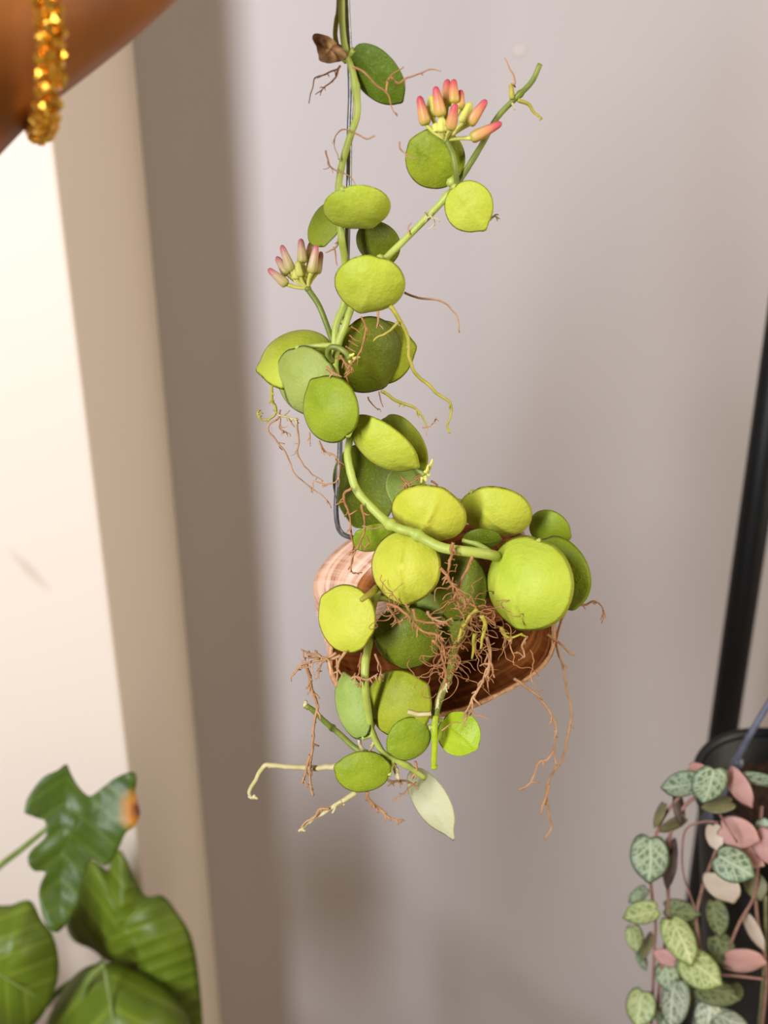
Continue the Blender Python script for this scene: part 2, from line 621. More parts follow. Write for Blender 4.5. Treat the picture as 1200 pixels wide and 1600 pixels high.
def petiole(lo, pts, r=.0014, mat='stem', dY=0.):
    """short leaf stalk from the blade's base to the stem"""
    o, b, n = lo
    MB().tube(spline([b] + [hp(*p) for p in pts], 5), r * .9, r).build('petiole', M[mat], o)


def L(*a, **k):
    return leaf(*a, **k)


# --- upper strand
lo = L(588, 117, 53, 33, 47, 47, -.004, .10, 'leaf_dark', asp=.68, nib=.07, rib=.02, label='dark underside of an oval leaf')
petiole(lo, [(546, 96, .0)])
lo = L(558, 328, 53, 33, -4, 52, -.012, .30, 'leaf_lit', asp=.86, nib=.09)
petiole(lo, [(533, 318, .0)])
lo = L(508, 348, 40, 23, -58, 92, .004, .14, 'leaf', asp=.72, s=-1, nib=.07)
petiole(lo, [(532, 312, .0)])
lo = L(590, 381, 37, 31, 40, 60, .012, .2, 'leaf_olive_shaded', nib=.06)
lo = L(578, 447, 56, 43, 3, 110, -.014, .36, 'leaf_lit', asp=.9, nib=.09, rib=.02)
# --- right branch
lo = L(680, 250, 47, 45, 0, 215, .006, .25, 'leaf', nib=.05, rib=.02)
petiole(lo, [(704, 286, .0)], .002)
lo = L(732, 323, 39, 38, 60, 55, -.006, .22, 'leaf_lit', nib=.13, rib=.03)
petiole(lo, [(708, 294, .0)])
# --- middle cluster
lo = L(596, 551, 50, 52, -10, -10, .016, .28, 'leaf', nib=.09)
lo = L(576, 557, 61, 54, -60, 60, .006, .34, 'leaf_olive_shaded', nib=.05)
lo = L(462, 557, 60, 44, -22, 165, .012, .36, 'leaf_lit', asp=.95, s=-1, nib=.1)
lo = L(475, 597, 57, 46, 64, 70, .0, .38, 'leaf_grey', nib=.05)
lo = L(513, 640, 53, 44, 80, 236, -.014, .34, 'leaf', nib=.09)
petiole(lo, [(550, 668, -.002)])
lo = L(628, 694, 52, 29, 54, 55, .016, .24, 'leaf', asp=.75, nib=.08)
lo = L(594, 699, 62, 32, 36, 36, -.010, .32, 'leaf_lit', asp=.72, nib=.09, keel=-.1)
petiole(lo, [(546, 672, -.002)])
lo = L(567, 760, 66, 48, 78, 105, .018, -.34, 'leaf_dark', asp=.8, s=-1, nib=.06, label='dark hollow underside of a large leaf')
lo = L(638, 764, 40, 31, 60, 250, .012, -.36, 'leaf_grey', asp=.9, nib=.05, label='cupped leaf showing its hollow side')
# --- over the shell
lo = L(584, 842, 34, 21, -18, 200, -.004, .25, 'leaf', asp=.8, nib=.06)
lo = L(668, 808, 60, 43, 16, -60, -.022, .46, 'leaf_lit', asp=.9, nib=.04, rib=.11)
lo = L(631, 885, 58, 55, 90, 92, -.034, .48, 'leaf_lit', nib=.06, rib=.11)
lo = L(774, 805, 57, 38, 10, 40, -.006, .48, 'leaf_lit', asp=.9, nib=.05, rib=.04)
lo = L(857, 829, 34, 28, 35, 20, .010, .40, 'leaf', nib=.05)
lo = L(752, 845, 31, 17, -4, 0, -.016, .25, 'leaf_olive_shaded', asp=.8, nib=.05, rib=.05)
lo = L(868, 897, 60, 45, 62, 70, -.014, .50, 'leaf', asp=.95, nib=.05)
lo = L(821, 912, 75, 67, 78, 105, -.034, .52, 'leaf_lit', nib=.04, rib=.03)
lo = L(710, 915, 56, 49, 68, 100, -.016, .40, 'leaf_olive_shaded', nib=.05, rib=.03)
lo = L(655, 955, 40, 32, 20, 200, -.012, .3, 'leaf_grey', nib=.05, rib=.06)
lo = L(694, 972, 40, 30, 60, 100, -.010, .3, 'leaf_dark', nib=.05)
lo = L(636, 998, 53, 49, 10, 95, -.022, .42, 'leaf_olive_shaded', nib=.04, rib=.02)
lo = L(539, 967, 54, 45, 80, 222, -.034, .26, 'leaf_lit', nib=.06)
MB().tube(spline([hp(564, 938, -.047), hp(572, 932, -.045), hp(581, 926, -.038), hp(590, 918, -.026)], 5), .0011, .0017).build('petiole', M['root_yellow'], lo[0])
# --- hanging below
lo = L(549, 1106, 51, 26, 74, 255, -.026, .25, 'leaf_grey', asp=.62, nib=.10)
lo = L(621, 1101, 54, 50, 60, -32, -.028, .34, 'leaf', nib=.08)
lo = L(640, 1156, 37, 31, -38, 150, -.036, .28, 'leaf', nib=.05)
lo = L(568, 1207, 44, 31, -5, 190, -.036, .2, 'leaf', asp=.78, nib=.07)
lo = L(717, 1146, 34, 36, 30, 40, -.026, -.22, 'leaf_lime', nib=.07, rib=-.07, label='young glossy lime leaf, cupped')
petiole(lo, [(684, 1126, -.024)], .0012)
lo = L(672, 1250, 55, 27, 58, 60, -.004, .10, 'leaf_pale', asp=.55, nib=.22, label='pale whitish pointed leaf')
petiole(lo, [(640, 1196, -.022)], .0012)

# withered leaf at the top
pts = [(485, 56), (497, 54), (512, 58), (526, 68), (536, 76), (543, 87), (538, 92), (528, 94), (514, 97), (502, 99), (500, 90), (499, 80), (491, 68)]
vs, fs = [], []
ctr = (515, 78)
for ring, f in ((0, 1.0), (1, .62), (2, .25)):
    for i, (x, y) in enumerate(pts):
        xx, yy = ctr[0] + (x - ctr[0]) * f, ctr[1] + (y - ctr[1]) * f
        vs.append(hp(xx, yy, -.002 - .006 * (1 - f) + .004 * math.sin(i * 2.1 + ring)))
nn = len(pts)
for rg in range(2):
    for i in range(nn):
        j = (i + 1) % nn
        fs.append((rg * nn + i, rg * nn + j, (rg + 1) * nn + j, (rg + 1) * nn + i))
fs.append(tuple(2 * nn + i for i in range(nn)))
dl = build('dry_leaf', vs, fs, M['dry'], plant)
dl['label'] = 'crumpled brown withered leaf'
sm = dl.modifiers.new('smooth', 'SUBSURF'); sm.levels = sm.render_levels = 2
so = dl.modifiers.new('thick', 'SOLIDIFY'); so.thickness = .0008

# --- stems
STEMS = []
def stem(pts, r0, r1=None, mat='stem', n=6, nodes=()):
    path = spline([hp(*p) for p in pts], n)
    nk = nodes
    def rf(k):
        r = r0 + ((r1 if r1 else r0) - r0) * k
        return r * (1 + sum(.45 * math.exp(-((k - q) / .015) ** 2) for q in nk))
    STEMS.extend(path)
    return MB().tube(path, r0, r1, 12, .08, rf).build('stem', M[mat], plant)


stem([(535, -120, -.004), (534, 0, -.003), (535, 42, -.003), (540, 79, -.002), (550, 108, -.004), (557, 146, -.004), (558, 179, -.004), (549, 208, -.005), (536, 250, -.004), (529, 292, -.003), (531, 333, -.002), (534, 375, -.002), (539, 408, .002), (540, 450, .004), (537, 478, .003), (526, 505, .001), (523, 530, -.001), (525, 560, -.002)], .0013, .0017, nodes=(.28,))
stem([(531, -90, -.001), (529, 10, -.001), (526, 30, -.001), (524, 58, -.001), (532, 86, -.001), (541, 97, -.002)], .0010)
stem([(844, 100, .004), (830, 129, .004), (803, 156, .004), (776, 185, .004), (751, 229, .004), (720, 279, .002), (705, 300, 0)], .0011, .0014, 'stem_dark', nodes=(.28,))
stem([(705, 300, 0), (672, 335, 0), (630, 377, 0), (599, 408, -.002), (566, 450, .002), (548, 484, -.002), (539, 510, -.004), (529, 536, -.004), (523, 568, -.003), (527, 600, -.002), (540, 640, -.002), (549, 670, -.003)], .0014, .0018, nodes=(.02, .88))
stem([(547, 668, -.003), (546, 688, -.006), (543, 711, -.010), (549, 743, -.014), (558, 767, -.017), (578, 790, -.021), (605, 816, -.026), (624, 826, -.031), (645, 832, -.032), (668, 845, -.034), (692, 856, -.036), (724, 861, -.037), (762, 866, -.034), (784, 872, -.020)], .0016, .0024, nodes=(.48, .64))
stem([(590, 921, -.020), (582, 945, -.018), (579, 970, -.014), (578, 996, -.018), (571, 1036, -.034), (571, 1076, -.036), (575, 1110, -.032), (580, 1138, -.030), (592, 1166, -.030), (605, 1181, -.031), (637, 1197, -.029), (664, 1216, -.026)], .0022, .0012, nodes=(.9,))
stem([(476, 1103, -.012), (487, 1108, -.012), (508, 1128, -.012), (531, 1147, -.013), (557, 1170, -.016), (585, 1180, -.022)], .0012, .0016, 'stem_dark', nodes=(.1, .5))
stem([(476, 1103, -.012), (478, 1098, -.012), (477, 1095, -.012)], .0010, .0008, 'root_pale')
stem([(712, 1000, .0), (703, 1050, -.024), (693, 1076, -.028), (683, 1104, -.028), (680, 1121, -.028)], .0019, .0017, 'stem_dark', nodes=(.9,))
stem([(680, 1118, -.029), (679, 1140, -.032), (679, 1170, -.033), (678, 1193, -.033), (679, 1201, -.033)], .0016, .0012, 'leaf_lime', nodes=(.88,))
stem([(690, 790, .004), (715, 783, .004), (740, 795, .002)], .0014)

# leaf stalks for the leaves that have none yet
for lo in LEAVES:
    if lo[0].children:
        continue
    q_ = min(STEMS, key=lambda p: (p - lo[1]).length)
    d_ = (q_ - lo[1]).length
    if .002 < d_ < .022:
        MB().tube(spline([lo[1] + (lo[1] - q_).normalized() * -.0002, lo[1].lerp(q_, .5) - lo[2] * .1 * d_, q_], 5), .0012, .0013, 8).build('petiole', M['stem'], lo[0])

# --- flowers
budmesh = None
def bud_mesh(mat):
    me = bpy.data.meshes.new('bud')
    prof = [(0, .0), (.13, .02), (.18, .10), (.185, .25), (.165, .45), (.135, .68), (.115, .85), (.085, .95), (.035, 1.0), (0, 1.004)]
    vs, fs, sg = [], [], 15
    for r_, z in prof:
        for j in range(sg):
            a = 2 * PI * j / sg
            q = r_ * (1 + .10 * math.cos(5 * a))
            vs.append((q * math.cos(a), q * math.sin(a), z))
    for i in range(len(prof) - 1):
        for j in range(sg):
            k = (j + 1) % sg
            fs.append((i * sg + j, i * sg + k, (i + 1) * sg + k, (i + 1) * sg + j))
    me.from_pydata(vs, [], fs)
    me.polygons.foreach_set('use_smooth', [True] * len(fs))
    me.materials.append(M[mat])
    return me


BM = {k: bud_mesh(k) for k in ('bud', 'bud_pale', 'bud_green')}


def flower(apex, buds, stalk, dY, kind, wide=1.0):
    A_ = hp(*apex, dY)
    fc = MB().tube(spline([hp(*p) for p in stalk], 6), .0012, .0013, 10).ball(A_, .0016, 10, 6).build('flower_cluster', M['stem_dark'], plant)
    for (b, tp, dz, kd) in buds:
        B0 = hp(*b, dY + dz)
        T0 = hp(*tp, dY + dz * 1.6)
        d = T0 - B0
        mid = A_.lerp(B0, .55) + (B0 - A_).cross(FW).normalized() * .0004
        MB().tube(spline([A_, mid, B0 + d * .04], 4), .0006, .0010, 7).build('pedicel', M['bud_green'], fc)
        o = bpy.data.objects.new('bud', BM[kd])
        link(o, fc, B0)
        o.rotation_mode = 'QUATERNION'
        o.rotation_quaternion = d.to_track_quat('Z', 'Y')
        Ld = d.length
        o.scale = (wide * .0128, wide * .0128, Ld)


flower((697, 219), [
    ((666, 196), (655, 150), -.001, 'bud'), ((675, 184), (674, 149), .003, 'bud_green'), ((689, 183), (680, 135), -.002, 'bud'),
    ((698, 166), (699, 124), .004, 'bud'), ((709, 163), (709, 124), .003, 'bud'), ((718, 172), (720, 141), .004, 'bud'),
    ((724, 194), (735, 160), .001, 'bud_green'), ((732, 195), (760, 156), -.002, 'bud'), ((735, 217), (784, 192), -.003, 'bud'),
    ((704, 203), (712, 162), -.008, 'bud'), ((691, 206), (690, 184), -.003, 'bud_green'), ((684, 207), (680, 192), .0, 'bud_green')],
    [(714, 290, 0), (712, 265, -.002), (707, 240, -.002), (698, 220, -.002)], -.002, 'bud')
flower((481, 451), [
    ((449, 445), (419, 420), -.001, 'bud_pale'), ((450, 430), (432, 401), .003, 'bud_pale'), ((456, 424), (440, 383), -.001, 'bud_pale'),
    ((473, 412), (470, 373), .002, 'bud_pale'), ((483, 405), (486, 379), .006, 'bud_pale'), ((486, 427), (494, 383), -.003, 'bud_pale'),
    ((494, 428), (502, 393), .001, 'bud_pale'), ((469, 432), (465, 408), -.002, 'bud_green'), ((463, 436), (461, 420), -.001, 'bud_green'), ((474, 433), (475, 414), .001, 'bud_green')],
    [(520, 535, -.001), (508, 501, .0), (497, 475, .002), (482, 453, .003)], .003, 'bud_pale', .9)
# small young clusters
flower((662, 741), [((667, 737), (669, 726), -.001, 'bud_green'), ((670, 735), (676, 717), .001, 'bud_green'), ((668, 742), (673, 742), 0, 'bud_green'), ((660, 745), (658, 755), 0, 'bud_green'), ((664, 746), (666, 753), -.001, 'bud_green')],
       [(646, 730, -.004), (654, 735, -.005), (661, 740, -.006)], -.006, 'bud_green', .33)
flower((546, 558), [((549, 556), (554, 552), -.001, 'bud_green'), ((551, 560), (563, 558), 0, 'bud_green'), ((546, 562), (547, 568), 0, 'bud_green')],
       [(520, 565, -.004), (512, 553, -.008), (516, 543, -.010), (528, 543, -.011), (539, 550, -.012), (546, 558, -.012)], -.012, 'bud_green', .3)

# --- roots
def root(pts, r=.00045, mat='root', jit=2.2, br=.25, n=5, dY=0., brl=14, rt=.45):
    """a wandering aerial root with short side rootlets, one mesh"""
    P = [hp(p[0], p[1], dY + (p[2] if len(p) > 2 else 0)) for p in pts]
    k = mm_px(P[0])
    path = spline(P, n)
    out = []
    for i, p in enumerate(path):
        j = jit * k * (0 if i == 0 else 1)
        out.append(p + Vector((noise.noise(p * 260), noise.noise(p * 260 + Vector((9, 3, 1))), noise.noise(p * 260 + Vector((2, 8, 5))))) * j)
    m = MB()
    m.tube(out, r, r * rt, 5)
    for i in range(2, len(out) - 1):
        if random.random() < br:
            t = (out[i + 1] - out[i]).normalized()
            d = (t * random.uniform(.2, 1) + (RT * random.uniform(-1, 1) + UP * random.uniform(-1, .5) + FW * random.uniform(-.6, .6))).normalized()
            ln = brl * k * random.uniform(.4, 1.2)
            q = [out[i]]
            for s_ in range(4):
                d = (d + Vector((random.uniform(-.5, .5), random.uniform(-.5, .5), random.uniform(-.6, .3)))).normalized()
                q.append(q[-1] + d * ln / 4)
            m.tube(q, r * .7, r * .35, 4)
    return m.build('aerial_root', M[mat], plant)


# top strand
root([(551, 104), (572, 117), (588, 133), (605, 146), (609, 162), (620, 183)], dY=-.018, br=.1)
root([(604, 145), (608, 124), (616, 114), (632, 104)], dY=-.017, br=.1)
root([(610, 120), (622, 130), (636, 122), (655, 115), (672, 110), (688, 112)], dY=-.014, br=.05)
root([(532, 102), (526, 108), (509, 115), (492, 121), (488, 138), (482, 162)], dY=-.004, br=.3)
root([(530, 104), (524, 121), (508, 135), (502, 146)], dY=-.004, br=.2)
root([(586, 212), (572, 217), (555, 208), (536, 202), (524, 212), (523, 225), (528, 250)], .0004, 'root_tan', dY=-.008, br=.15)
root([(509, 235), (514, 255), (522, 264), (538, 271), (550, 280), (559, 294)], .0004, 'root_tan', dY=-.008, br=.1)
root([(531, 365), (526, 385), (510, 395)], .0006, 'root_tan', dY=.0, br=.2)
root([(521, 386), (526, 408), (528, 416)], .0004, 'root_tan', dY=.0, br=.0)
root([(803, 152), (800, 140), (799, 133), (805, 129), (797, 108), (788, 90)], .0008, 'root_tan', dY=.004, br=.1, rt=.3)
root([(800, 155), (799, 137), (797, 131)], .0012, 'root_yellow', dY=.003, br=0, rt=.6)
root([(809, 156), (826, 165), (836, 178), (847, 187)], .0009, 'root_yellow', dY=.003, br=.3, brl=10)
root([(800, 162), (806, 172)], .0006, 'root_pale', dY=.003, br=0)
root([(624, 221), (626, 234), (636, 242), (647, 250)], .00045, 'root_tan', dY=-.008, br=.2)
root([(676, 334), (668, 340), (660, 330)], .0005, 'root_pale', dY=-.002, br=.3)
root([(672, 336), (678, 346), (678, 355)], .0005, 'root_pale', dY=-.003, br=.3)
root([(640, 366), (638, 356), (643, 348)], .0004, 'root_tan', dY=-.002, br=.0)
root([(766, 344), (774, 338), (781, 342)], .0006, 'root_pale', dY=.0, br=.2)
# middle
root([(609, 478), (625, 501), (637, 527), (640, 562), (651, 586), (672, 603), (686, 618), (704, 630), (704, 650), (699, 665), (702, 678)], .00105, 'root_yellow', dY=-.010, br=.12, rt=.4, brl=12)
root([(622, 503), (614, 512), (602, 522), (592, 525), (584, 533)], .0008, 'root_yellow', dY=-.012, br=.05)
root([(596, 611), (613, 622), (642, 635), (652, 641), (660, 650), (667, 667)], .00085, 'root_yellow', dY=.0, br=.15, brl=10)
root([(660, 668), (672, 664), (680, 658), (683, 652)], .0004, 'root_tan', dY=.0)
root([(632, 457), (654, 465), (686, 469), (704, 481), (715, 498), (718, 520)], .0006, 'root_tan', dY=.004, br=.08)
root([(590, 486), (591, 500), (589, 512)], .0006, 'root_tan', dY=-.014, br=.6)
root([(425, 602), (424, 624), (430, 635), (428, 650), (412, 656), (402, 647), (408, 641)], .00075, 'root_yellow', dY=-.004, br=.3, brl=9)
root([(438, 640), (432, 655), (419, 667), (430, 688), (447, 708), (459, 737), (473, 752), (488, 764), (508, 778), (518, 794)], .0005, 'root_tan', dY=-.006, br=.2)
root([(463, 653), (467, 682), (466, 708), (479, 732), (492, 744), (505, 752)], .0005, 'root_tan', dY=-.005, br=.15)
root([(498, 689), (508, 705), (523, 714), (530, 732), (526, 752), (508, 756), (489, 751), (489, 765)], .00055, 'root_tan', dY=-.012, br=.4)
root([(435, 648), (450, 652), (467, 657)], .0006, 'root_pale', dY=-.006, br=.6)
root([(437, 652), (436, 668), (444, 674), (452, 678)], .00045, 'root_tan', dY=-.006, br=.4)
root([(450, 652), (455, 660), (460, 668)], .00045, 'root_tan', dY=-.006, br=.2)
root([(484, 676), (486, 694)], .00045, 'root_tan', dY=-.006, br=.3)
root([(564, 495), (571, 510), (570, 527), (562, 551), (549, 568), (537, 586)], .0005, 'root', dY=-.014, br=.3)
root([(533, 555), (540, 568), (550, 578), (536, 590)], .0007, 'root', dY=-.010, br=.6)
root([(509, 575), (520, 583), (533, 590)], .0009, 'root_tan', dY=-.012, br=.2)
for x, y in ((549, 510), (546, 524), (545, 532), (540, 541)):
    root([(x, y), (x + 9, y + 6), (x + 16, y + 10)], .0004, 'root', dY=-.011, br=.0)
root([(575, 620), (582, 632), (592, 640)], .0004, 'root_tan', dY=-.002, br=.1)
root([(592, 612), (596, 628), (599, 636)], .0004, 'root_tan', dY=.0, br=.1)
root([(650, 733), (658, 742), (645, 752), (632, 758), (630, 775)], .0006, 'root', dY=.0, br=.3)
root([(674, 752), (682, 758), (678, 764)], .0006, 'root', dY=-.004, br=.2)
root([(625, 744), (632, 752), (638, 762)], .0005, 'root', dY=.0, br=.5)
# over the shell
root([(549, 762), (541, 768), (537, 780), (546, 804), (550, 840), (552, 872), (544, 890)], .0007, 'root', dY=-.022, br=.35)
root([(566, 788), (567, 803), (570, 820), (566, 840), (556, 858), (548, 880), (552, 896), (566, 894)], .0006, 'root', dY=-.024, br=.35)
root([(566, 822), (586, 826), (602, 822)], .0004, 'root_tan', dY=-.026, br=.3)
root([(572, 838), (576, 848), (568, 858)], .0004, 'root', dY=-.026, br=.3)
root([(708, 848), (704, 858), (706, 866), (702, 884), (700, 900), (708, 916), (716, 940), (736, 952)], .0008, 'root', dY=-.042, br=.45)
root([(738, 868), (728, 892), (716, 920), (714, 940), (722, 964)], .0008, 'root', dY=-.038, br=.4)
root([(688, 888), (698, 900), (710, 918), (722, 930), (736, 944), (756, 950)], .0008, 'root', dY=-.044, br=.5)
root([(604, 944), (620, 948), (636, 960), (652, 980), (670, 990), (688, 996), (696, 1032)], .0007, 'root', dY=-.052, br=.55, brl=20)
root([(632, 942), (640, 958), (634, 966), (620, 972)], .0005, 'root', dY=-.050, br=.6)
root([(606, 946), (612, 958), (620, 966), (627, 972)], .0005, 'root', dY=-.050, br=.6)
root([(645, 952), (650, 968), (668, 972), (690, 974), (708, 966)], .0007, 'root', dY=-.050, br=.5)
root([(668, 955), (676, 968), (692, 971), (704, 970)], .0007, 'root_tan', dY=-.050, br=.5)
root([(676, 1000), (688, 1014), (694, 1050), (700, 1070)], .0007, 'root', dY=-.046, br=.6)
root([(700, 1066), (690, 1080), (684, 1092), (681, 1108)], .0009, 'root_pale', dY=-.046, br=.5)
root([(760, 996), (766, 1028), (762, 1050), (752, 1068), (742, 1086), (734, 1100), (728, 1124)], .0009, 'root_tan', dY=-.044, br=.7, brl=26)
root([(732, 1104), (744, 1118), (752, 1116)], .0005, 'root_tan', dY=-.044, br=.3)
root([(746, 952), (732, 966), (722, 984), (716, 1002)], .0011, 'root_yellow', dY=-.050, br=.2)
root([(752, 962), (758, 978), (754, 996), (751, 1014)], .0011, 'root_yellow', dY=-.050, br=.1)
root([(742, 990), (740, 1010), (738, 1030)], .0010, 'root_yellow', dY=-.048, br=.1)
root([(782, 980), (790, 992), (800, 996), (816, 990)], .0009, 'root_yellow', dY=-.040, br=.4)
root([(824, 994), (816, 1010), (820, 1026), (806, 1018)], .0006, 'root_tan', dY=-.034, br=.4)
root([(532, 1024), (515, 1030), (500, 1032), (476, 1036), (466, 1042), (460, 1054)], .0008, 'root_tan', dY=-.036, br=.5, brl=24)
root([(525, 1020), (508, 1028), (494, 1022), (484, 1020), (470, 1014)], .0007, 'root_tan', dY=-.036, br=.45, brl=20)
root([(540, 1018), (530, 1034), (528, 1052), (526, 1066)], .0008, 'root_tan', dY=-.040, br=.4)
root([(502, 1032), (500, 1048), (494, 1062)], .0006, 'root_tan', dY=-.036, br=.5)
root([(478, 1038), (482, 1056), (488, 1078), (495, 1105), (490, 1137), (488, 1170), (483, 1215), (490, 1243)], .0010, 'root_tan', dY=-.026, br=.55, rt=.5, brl=16)
root([(484, 1180), (478, 1205), (474, 1224)], .0009, 'root_tan', dY=-.026, br=.5)
root([(548, 1062), (560, 1058), (575, 1062), (590, 1052)], .0007, 'root_tan', dY=-.040, br=.6)
root([(566, 1020), (562, 1040), (566, 1056), (560, 1074)], .0007, 'root', dY=-.030, br=.5)
root([(586, 1022), (594, 1044), (596, 1060)], .0006, 'root_tan', dY=-.030, br=.4)
# below
root([(534, 1196), (515, 1198), (490, 1200), (453, 1198), (421, 1195), (410, 1200), (398, 1222), (390, 1236), (393, 1246), (399, 1242)], .0017, 'root_pale', jit=1.2, dY=-.022, br=.12, rt=.45, brl=9)
root([(556, 1238), (535, 1252), (518, 1262), (500, 1274), (486, 1281), (467, 1299)], .0015, 'root_pale', jit=1.2, dY=-.020, br=.1, rt=.5, brl=12)
root([(514, 1264), (500, 1264), (492, 1276), (478, 1284), (470, 1294)], .0008, 'root_tan', jit=1.2, dY=-.022, br=.1)
root([(534, 1252), (526, 1258), (520, 1270)], .0010, 'root_pale', dY=-.021, br=0)
root([(573, 1238), (577, 1250), (588, 1260), (605, 1275), (628, 1284)], .0011, 'root_tan', dY=-.006, br=.6)
root([(600, 1214), (615, 1222), (630, 1220), (648, 1226)], .0008, 'root_tan', dY=-.012, br=.9)
root([(650, 1222), (630, 1240), (612, 1252)], .0005, 'root_tan', dY=-.008, br=.5)
root([(648, 1190), (652, 1204), (644, 1216)], .0008, 'root_tan', dY=-.028, br=.6)
root([(561, 1156), (564, 1168), (570, 1174)], .0010, 'root_pale', dY=-.028, br=.3)
root([(585, 1158), (580, 1170), (572, 1176)], .0009, 'root_pale', dY=-.028, br=.2)
root([(637, 1112), (655, 1116), (674, 1115)], .0012, 'root_pale', dY=-.050, br=0, rt=.9)
root([(690, 1142), (706, 1130), (720, 1128)], .0004, 'root_tan', dY=-.036, br=0)
root([(606, 1186), (616, 1198), (620, 1210)], .0018, 'root_pale', dY=-.03, br=.2)
# right
root([(884, 955), (872, 988), (870, 1015), (880, 1043), (885, 1076), (894, 1112), (888, 1147), (880, 1183), (866, 1205), (855, 1224), (854, 1249), (858, 1280), (862, 1293), (851, 1312)], .0007, 'root_tan', dY=.025, br=.14, rt=.9)
root([(857, 1226), (853, 1244), (844, 1272)], .0012, 'root_tan', dY=.024, br=0)
root([(803, 1060), (822, 1073), (843, 1090), (861, 1117), (869, 1136), (866, 1164), (868, 1197)], .0008, 'root_tan', dY=.002, br=.35)
root([(866, 1172), (855, 1186), (841, 1192), (833, 1216), (822, 1228), (810, 1234)], .0008, 'root_tan', dY=.008, br=.3)
root([(855, 991), (866, 1000), (880, 1010), (890, 1022), (898, 1024)], .0008, 'root', dY=.004, br=.25)
root([(899, 943), (913, 945), (928, 940), (942, 951), (940, 974)], .0007, 'root_tan', dY=.012, br=.3)

# the dense mat of fine roots in the shell's mouth
m = MB()
for (cx, cy, sx_, sy_, n_, dz) in ((738, 968, 30, 26, 26, -.046), (702, 1026, 15, 30, 26, -.046), (706, 925, 14, 36, 8, -.044), (772, 995, 30, 12, 12, -.034), (625, 958, 22, 10, 5, -.05)):
    for i in range(n_):
        p = hp(cx + random.gauss(0, sx_ * .6), cy + random.gauss(0, sy_ * .6), dz + random.gauss(0, .004))
        d = Vector((random.uniform(-1, 1), random.uniform(-.4, .4), random.uniform(-1, .4)))
        q = [p]
        for s_ in range(random.randint(7, 15)):
            d = (d + Vector((random.uniform(-.9, .9), random.uniform(-.4, .4), random.uniform(-.9, .8)))).normalized()
            q.append(q[-1] + d * .0021)
        m.tube(spline(q, 2), random.uniform(.0002, .00038), .00016, 4)
tg = m.build('root_mat', M['root'], plant)
tag(tg, kind='stuff')

# ------------------------------------------------------------------ snail shell
def px_vec(x, y, z=0):
    """image-plane direction (x right, y down, z to the viewer) as a world vector"""
    return RT * x - UP * y - FW * z


SO = hp(812, 884, .030)                     # the coil's pole
KS = mm_px(SO)
Aax = px_vec(.95, -.29, -.12).normalized()  # towards the apex
Eax = px_vec(.36, .93, .12)
Eax = (Eax - Aax * Eax.dot(Aax)).normalized()
Fax = Aax.cross(Eax)
if Fax.dot(-FW) < 0:
    Fax = -Fax
TURNS, GROW = 3.0, 1.36
Hs, Rs, Ra, Re = 152 * KS, 70 * KS, 172 * KS, 108 * KS
shell = empty('snail_shell', SO - Aax * Hs + Eax * Rs)
tag(shell, 'large brown snail shell used as a hanging planter, pale and ribbed on its left', 'shell')
def shrink(q, across=0):
    tab = ((0, 1), (.25, .92), (.5, .74), (.75, .50), (1, .40), (1.5, .28), (2, .18), (3, .07)) if across else ((0, 1), (.25, 1.0), (.5, .98), (.75, .60), (1, .42), (1.5, .28), (2, .18), (3, .07))
    for (a, x), (b, y) in zip(tab, tab[1:]):
        if q <= b + 1e-6:
            t_ = (q - a) / (b - a)
            return x + (y - x) * t_
    return .07


NT_, NS = 150, 56
rings_o, rings_i, uvs = [], [], []
for i in range(NT_ + 1):
    th = -2 * PI * TURNS * (1 - i / NT_)
    k = shrink(-th / (2 * PI))
    kr = shrink(-th / (2 * PI), 1)
    rad = Eax * math.cos(th) + Fax * math.sin(th)
    c = SO - Aax * (Hs * k) + rad * (Rs * kr)
    ribs = 1 + .005 * math.sin(th * 30) * (1 if th > -2 * PI else .3)
    ro, ri = [], []
    for j in range(NS):
        a = 2 * PI * j / NS
        ca, sa = math.cos(a), math.sin(a)
        sq = 1 + .10 * math.exp(-((a - 2.4) / .35) ** 2)     # shoulder
        o_ = (Aax * (-ca * Ra * k) + rad * (sa * Re * kr)) * (ribs * sq)
        lip = 1 + .05 * max(0, (i - NT_ + 6) / 6)
        ro.append(c + o_ * lip)
        ri.append(c + o_ * lip * .955)
    rings_o.append(ro)
    rings_i.append(ri)


def whorl(name, rings, mat, flip=False, i0=0):
    vs = [p for r_ in rings for p in r_]
    fs = []
    for i in range(len(rings) - 1):
        for j in range(NS):
            k = (j + 1) % NS
            f = (i * NS + j, i * NS + k, (i + 1) * NS + k, (i + 1) * NS + j)
            fs.append(f[::-1] if flip else f)
    o = build(name, vs, fs, M[mat], shell)
    uv = o.data.uv_layers.new(name='UVMap')
    for lp in o.data.loops:
        i, j = divmod(lp.vertex_index, NS)
        uv.data[lp.index].uv = ((i + i0) / NT_ * TURNS, abs(j / NS * 2 - 1))
    return o


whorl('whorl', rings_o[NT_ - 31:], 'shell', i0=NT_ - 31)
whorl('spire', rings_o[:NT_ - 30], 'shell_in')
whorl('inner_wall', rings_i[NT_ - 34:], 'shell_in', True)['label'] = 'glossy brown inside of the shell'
lipm = MB()
ring = [(rings_o[-1][j] + rings_i[-1][j]) / 2 for j in range(NS)]
lipm.tube(ring, .0013, None, 8, .5, close=True)
lipm.build('lip', M['lip'], shell)['label'] = 'rough frayed rim of the shell mouth'

